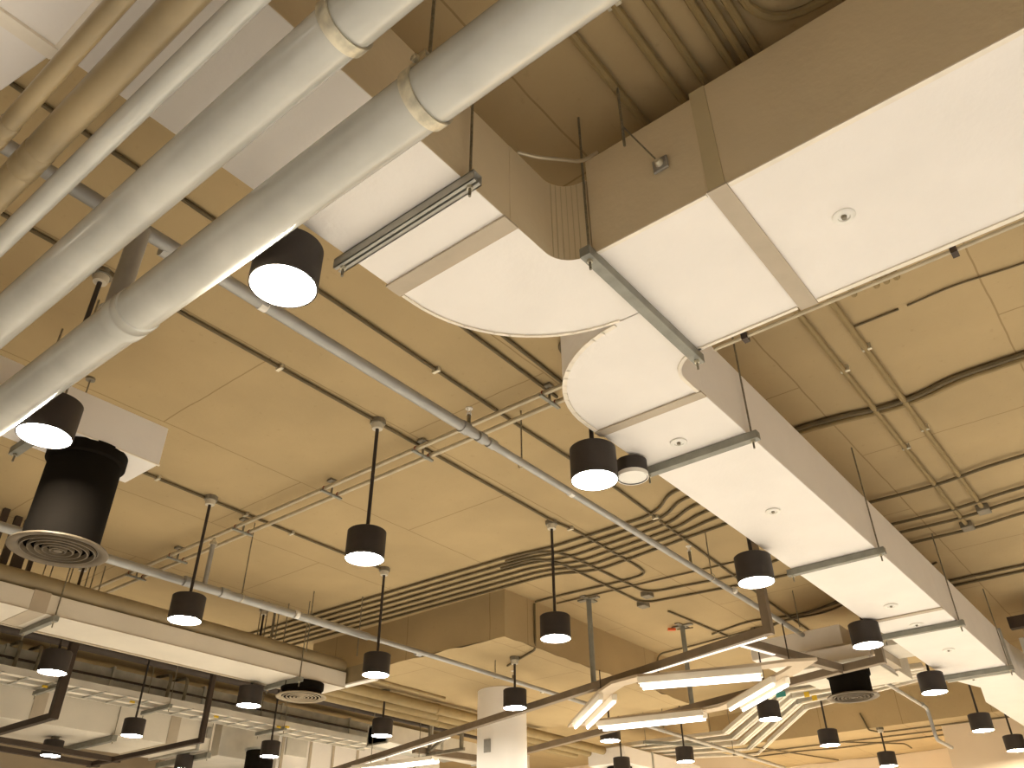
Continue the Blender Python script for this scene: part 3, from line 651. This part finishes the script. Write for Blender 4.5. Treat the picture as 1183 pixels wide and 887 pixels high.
fs = []
for i in range(n):
    j = (i+1) % n
    fs += [(i, j, n+j, n+i), (2*n+i, 3*n+i, 3*n+j, 2*n+j), (i, 2*n+i, 2*n+j, j), (n+i, n+j, 3*n+j, 3*n+i)]
mb._add(vs, fs); mb.build('ring_plate', 'ring_tan', ring, False)
for (ia, ib) in ((((738, 784)), (880, 772)), ((692, 834), (814, 821)), ((849, 812), (901, 781)), ((671, 833), (702, 801))):
    a, b = P(*ia, ZG), P(*ib, ZG); d = (b-a).normalized(); nn = V(-d.y, d.x, 0)
    for s in (-1, 1):
        o_ = nn*s*.068
        q = MB().beam(a+o_+V(0, 0, -.03), b+o_+V(0, 0, -.03), .05, .06).build('batten', 'batten', ring, False, .005)
        MB().cyl(a+d*.02+o_+V(0, 0, -.072), b-d*.02+o_+V(0, 0, -.072), .0125, 12).build('tube_light', 'tube', q)['label'] = 'glowing white tube'
for px, py in ((694, 796), (879, 768), (912, 764), (690, 822)):
    a = P(px, py, ZG+.02); MB().cyl(a, V(a.x, a.y, ZR+.25 if px > 700 else ZR+.1), .006, 6).build('drop_wire', 'bar_dark', ring)
# separate batten at the bottom
a, b = P(410, 890, 1.84), P(503, 879, 1.84); d = (b-a).normalized(); nn = V(-d.y, d.x, 0)
t = thing('tube_light_fitting', 'bright twin tube fitting at the bottom edge, left of the column', 'light fitting', (a+b)/2)
MB().beam(a+V(0, 0, .03), b+V(0, 0, .03), .17, .05).build('batten', 'batten', t, False, .006)
for s in (-1, 1): MB().cyl(a+nn*s*.06, b+nn*s*.06, .02, 12).build('tube_light', 'tube', t)['label'] = 'glowing white tube'
for f_ in (.2, .8):
    e = a.lerp(b, f_); MB().cyl(e+V(0, 0, .05), V(e.x, e.y, H), .006, 6).build('drop_wire', 'rod', t)

# ------------------------------------------------------------------ far left: cable tray, galvanised duct, big duct, air handler
t = thing('cable_tray', 'long perforated cable tray under the galvanised duct at lower left', 'cable tray', (5, 10.4, 2.42))
for y in (10.2, 10.48, 10.72): MB().box(1.5, 9.6, y, y+.018, 2.42, 2.50).build('side_rail', 'galvw', t, False)
for k in range(27): MB().box(1.6+.3*k, 1.63+.3*k, 10.2, 10.73, 2.422, 2.434).build('rung', 'galv', t, False)
for y in (10.26, 10.31, 10.36, 10.54, 10.6, 10.65): MB().sweep([(1.5, y, 2.455), (4, y+.01, 2.452), (7, y-.01, 2.455), (9.6, y, 2.455)], .014, 8).build('cable', 'edge', t)
for k, x in enumerate((4.35, 5.75, 7.55)):
    hanger('tray hanger at lower left, '+('beside the dark upright', 'right of the thin rod pendant', 'below the small diffuser')[k], [(x, 10.12), (x, 10.785)], z=2.415, grp='tray hangers')
for k, (px, py) in enumerate(((52, 792), (153, 810), (250, 827), (322, 839), (332, 839))):
    a = P(px, py, 2.41); tag(MB().box(a.x-.03, a.x+.03, a.y-.012, a.y+.012, a.z-.02, a.z+.004).build('cable_tag', 'yellow', smooth=False), 'small yellow tag on the cable tray, %s from the left' % ('first', 'second', 'third', 'fourth', 'fifth')[k], 'tag', 'yellow cable tags')
t = thing('metal_duct', 'bare galvanised duct above the cable tray at lower left', 'duct', (6, 11, 2.57))
for k in range(8):
    x = 1.2+1.35*k; MB().box(x, x+1.33, 10.80, 11.2, 2.58, 2.86).build('duct_section', 'galv', t, False, .004)
    MB().box(x-.025, x+.005, 10.775, 11.2, 2.555, 2.885).build('flange', 'galv', t, False)
mb = MB(); mb.box(1.2, 12, 10.77, 10.795, 2.72, 2.745); mb.build('rail', 'bar_dark', t, False)
# dark pipes along the gap above, added and thickened to darken it like shade
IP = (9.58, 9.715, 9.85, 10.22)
for k in range(4): tag(MB().cyl((1.0, IP[k], 2.93-.012*k), (13., IP[k], 2.93-.012*k), .062, 12).build('insulated_pipe', 'bar_dark'), '%s added dark pipe standing in for shade behind the long low duct, counted from it' % ('first', 'second', 'third', 'fourth', 'fifth', 'sixth', 'seventh', 'eighth', 'ninth')[k], 'pipe', 'added dark pipes')
for k, px in enumerate((25, 41, 190, 208)):
    a = P(px, 752+.2*px*.9, 2.8)
    q = thing('flexible_hose', 'pale looped hose over the galvanised duct, %s from left' % ('first', 'second', 'third', 'fourth')[k], 'hose', a, 'looped hoses')
    x = (4.0, 4.25, 6.0, 6.25)[k]
    MB().sweep(fillet([(x, 10.72, 2.55), (x, 10.70, 2.92), (x+.02, 11.1, 2.95)], .1), .022, 10).build('tube', 'jbox', q)
bl = thing('air_duct', 'big deep white duct at the bottom left with taped joints', 'duct', (5, 12, 2.2))
MB().box(1.2, 7.25, 11.40, 12.62, 2.2, 2.93).build('duct_section', 'duct_dusty', bl, False, .006)
for x in (4.62, 6.52): MB().box(x, x+.16, 11.392, 12.63, 2.192, 2.94).build('tape_band', 'tape', bl, False)
MB().box(7.0, 7.035, 11.37, 12.64, 2.17, 2.95).build('flange', 'galv', bl, False)
a = V(7.5, 11.385, 2.45); MB().box(7.12, 7.2, 11.375, 11.4, 2.36, 2.5).build('switch', 'plate', bl, False)
hanger('hanger under the big deep duct with long rod, bottom left', [(5.75, 11.35), (5.75, 12.68)], z=2.195, w=.07, grp='deep duct hangers')
hanger('hanger under the right end of the big deep duct', [(7.2, 11.35), (7.2, 12.68)], z=2.165, w=.07, grp='deep duct hangers')
t = thing('round_drum', 'tall plain black drum at the bottom edge behind a lit pendant', 'diffuser', (7.5, 10.5, 1.6))
c = P(301, 868, 2.28); MB().lathe([(0, 2.28), (.2, 2.28), (.21, 2.26), (.205, 2.22), (.205, 1.6), (.19, 1.6), (.19, 2.2), (0, 2.2)], (c.x, c.y, 0), 40).build('drum', 'drum', t, ang=30)
MB().lathe([(0, 2.31), (.23, 2.31), (.23, 2.28), (0, 2.28)], (c.x, c.y, 0), 40).build('collar', 'galv', t)
t = thing('air_handler', 'white air handling cabinet with panel joints behind the cable tray', 'air handler', (9.5, 12, 1))
MB().box(7.6, 8.55, 11.75, 13.2, 2.22, 2.80).build('plenum', 'galvw', t, False, .006)
MB().box(8.56, 12.3, 11.6, 13.4, .9, 2.92).build('cabinet', 'duct', t, False, .006)
for k, x in enumerate((8.62, 9.18, 9.66, 10.2, 10.9, 11.6)): MB().box(x, x+.05, 11.585, 11.61, .9, 2.92).build('panel_joint', 'tape', t, False)
MB().box(8.7, 9.12, 11.57, 11.605, 2.35, 2.78).build('access_door', 'galvw', t, False, .004)
# three tan pipes under the drop panel
for k, (y, z, r) in enumerate(((7.72, 2.40, .062), (8.0, 2.40, .062), (8.26, 2.40, .062))):
    t = thing('tan_pipe', '%s of three tan pipes left of the column' % ('nearest', 'middle', 'farthest')[k], 'pipe', (8, y, z), 'three tan pipes')
    MB().cyl((6.42, y, z), (12., y, z), r, 18).build('tube', 'cond_tan', t)
    for x in (8.1+.3*k, 9.6): MB().cyl((x-.03, y, z), (x+.03, y, z), r+.006, 18).build('coupling', 'cond_tan', t)
conduit('tan conduit on the drop panel soffit beside the three pipes', [(6.5, 7.5, 2.485), (8.0, 7.5, 2.485)], m='cond_tan', r=.02)
# metalwork left of the column: galvanised duct branch, frame, hose
t = thing('metal_duct', 'galvanised duct run under the tan pipes, left of the column', 'duct', (10, 9.4, 2.3))
MB().box(9.0, 12.5, 9.6, 10.0, 2.35, 2.6).build('duct_section', 'galvw', t, False, .004)
for x in (9.0, 10.2, 11.4): MB().box(x, x+.03, 9.58, 10.02, 2.33, 2.62).build('flange', 'galv', t, False)
t = thing('flexible_hose', 'grey looped hose right of the pendant below the tan pipes', 'hose', (8.9, 9.2, 2.3), 'looped hoses')
MB().sweep(fillet([(8.75, 8.9, 2.62), (8.95, 8.75, 2.66), (9.1, 8.75, 2.5), (9.1, 8.8, 2.25)], .15), .028, 10).build('tube', 'galv', t)
t = thing('angle_stand', 'dark steel angle frame hanging just left of the column', 'frame', (9.2, 8.2, 2))
for (a, b) in (((8.9, 8.0, 2.05), (8.9, 8.0, 2.42)), ((8.9, 8.6, 2.05), (8.9, 8.6, 2.42)), ((8.9, 7.95, 2.05), (8.9, 8.65, 2.05)), ((8.9, 8.0, 2.36), (8.9, 8.6, 2.1))):
    MB().beam(a, b, .04, .04).build('angle_bar', 'jbox', t, False)
A, B = P(478, 866, 2.1), P(552, 876, 2.1); tag(MB().beam(A, B, .08, .08).build('dark_rail', 'bar', smooth=False), 'bronze rail running behind the longest bar to the column', 'rail')

# ------------------------------------------------------------------ far centre and right
b5 = thing('air_duct', 'short white duct box at the far bottom centre, beside a lit pendant', 'duct', (12.5, 7.6, 2.2))
MB().box(12.05, 14.6, 7.35, 8.05, 2.2, 2.44).build('duct_box', 'duct', b5, False, .004)
MB().lathe([(0, 0), (.12, 0), (.12, .5), (.1, .9), (0, .9)], (14.6, 7.7, 2.32), 24, 'x').build('end_boot', 'duct', b5)
MB().box(12.9, 12.94, 7.335, 8.06, 2.185, 2.455).build('flange', 'galv', b5, False)
diffuser('black drum diffuser at the bottom edge under the short white duct box', 12.4, 7.68, 2.196, 2.08)
# parallel trays with a sloping jog
for k in range(5):
    a = [(697+4*k, 864+3.4*k), (838+9*k, 846+6*k), (903+7*k, 791+6.5*k), (1066, 769+3.4*k)]
    pts = [P(x, y, 2.5) for x, y in a]
    t = tag(MB().build if False else thing('trunking', '%s of the parallel pale trunkings that jog upward at far centre' % ('topmost', 'second', 'third', 'fourth', 'lowest')[k], 'trunking', pts[1], 'parallel pale trunkings'), '%s of the parallel pale trunkings that jog upward at far centre' % ('topmost', 'second', 'third', 'fourth', 'lowest')[k], 'trunking', 'parallel pale trunkings')
    mb = MB()
    for i in range(3): mb.beam(pts[i], pts[i+1], .10 if k < 4 else .05, .06)
    mb.build('channel_body', 'galvw' if k % 2 == 0 else 'galv', t, False, .004)
    mb = MB()
    for i in range(3): mb.beam(pts[i]+V(-.06, -.05, -.03), pts[i+1]+V(-.06, -.05, -.03), .015, .02)
    mb.build('lip', 'edge', t, False)
hanger('cross channel under the jogging trunkings', [(11.9, 6.9), (12.9, 6.2)], z=2.44, grp='tray hangers')
for k, (px, py, c) in enumerate(((902, 802, 'teal'), (932, 802, 'yellow'), (941, 806, 'yellow'))):
    a = P(px, py, 2.40); tag(MB().obox(a, (.01, 0, 0), (0, .03 if c == 'yellow' else .06, 0), (0, 0, .03)).build('cable_tag', c, smooth=False), ('teal label on the jogging trunkings', 'yellow tag on the jogging trunkings, left', 'yellow tag on the jogging trunkings, right')[k], 'tag')
# far white duct with the black drum
ZF3 = 2.19
d3 = thing('air_duct', 'far white duct with flanged joints behind the short bent bar', 'duct', (9.2, 2.6, ZF3))
MB().box(8.55, 9.3, 2.32, 3.12, ZF3, 2.36).build('duct_box', 'duct', d3, False, .004)
MB().box(8.45, 9.37, 2.32, 3.16, ZF3-.02, ZF3+.01).build('base_flange', 'galvw', d3, False, .003)
MB().box(8.6, 9.15, 2.0, 2.22, ZF3+.10, 2.56).build('duct_section', 'galvw', d3, False, .004)
MB().box(8.5, 9.2, 2.225, 2.30, ZF3+.02, 2.58).build('joint_band', 'tape', d3, False)
MB().box(9.38, 9.86, 2.30, 3.1, ZF3+.04, 2.54).build('duct_section', 'galvw', d3, False, .004)
MB().box(8.7, 9.6, 2.6, 3.6, 2.42, 2.62).build('upper_box', 'duct', d3, False, .004)
dp = P(986, 806, 1.90)
diffuser('black drum diffuser under the far white duct at right', dp.x, dp.y, ZF3-.022, 1.90, R=.25, r=.195)
# crossing galvanised duct behind the right branch end
t = thing('metal_duct', 'bare metal duct crossing behind the far end of the right branch', 'duct', (10.4, .5, 2.2))
MB().box(10.3, 10.9, -2.5, 1.24, 2.28, 2.58).build('duct_section', 'galvw', t, False, .004)
MB().box(10.26, 10.94, .93, .99, 2.25, 2.61).build('flange', 'galv', t, False)
MB().box(10.1, 10.2, -2.5, 1.26, 2.64, 2.76).build('top_rail', 'bar_dark', t, False)
# conduits on the back drop panel
ZD2 = 2.472
conduit('conduit with wall box along the dark back drop panel', [(13.57, 4.05, 2.72), (13.57, 4.0, 2.56), (13.57, 3.98, 2.47), (13.9, 3.9, ZD2), (14.0, 1.3, ZD2)], fil=.12)
conduit('straight conduit under the back soffit, nearer', [(14.2, 6.5, ZD2), (14.4, .8, ZD2)])
conduit('straight conduit under the back soffit, farther', [(14.6, 6.5, ZD2), (14.6, 5.4, ZD2), (14.75, 4.9, ZD2), (14.7, .8, ZD2)], fil=.2)
conduit('diagonal conduit to a small socket under the back soffit', [(14.3, 4.6, ZD2), (15.1, 3.9, ZD2), (15.2, 3.85, ZD2-.06)])
conduit('conduit running away under the back soffit at far centre', [(13.7, 5.9, ZD2), (15.9, 5.3, ZD2)])

# ------------------------------------------------------------------ camera, world, view
cam = bpy.data.cameras.new('camera'); co = bpy.data.objects.new('camera', cam); COL.objects.link(co)
cam.sensor_width = 36; cam.sensor_fit = 'HORIZONTAL'; cam.lens = 36*F_PX/1183; cam.clip_start = .02; cam.clip_end = 200
m = Matrix((RT, UP, -FW)).transposed().to_4x4(); co.matrix_world = m
S.camera = co
w = bpy.data.worlds.new('world'); S.world = w; w.use_nodes = True
w.node_tree.nodes['Background'].inputs[0].default_value = (1, .85, .65, 1); w.node_tree.nodes['Background'].inputs[1].default_value = .05
S.view_settings.view_transform = 'Standard'; S.view_settings.look = 'None'; S.view_settings.gamma = 1; S.view_settings.use_curve_mapping = False
S.view_settings.exposure = .10
S.cycles.use_denoising = True; S.cycles.max_bounces = 8; S.cycles.diffuse_bounces = 6
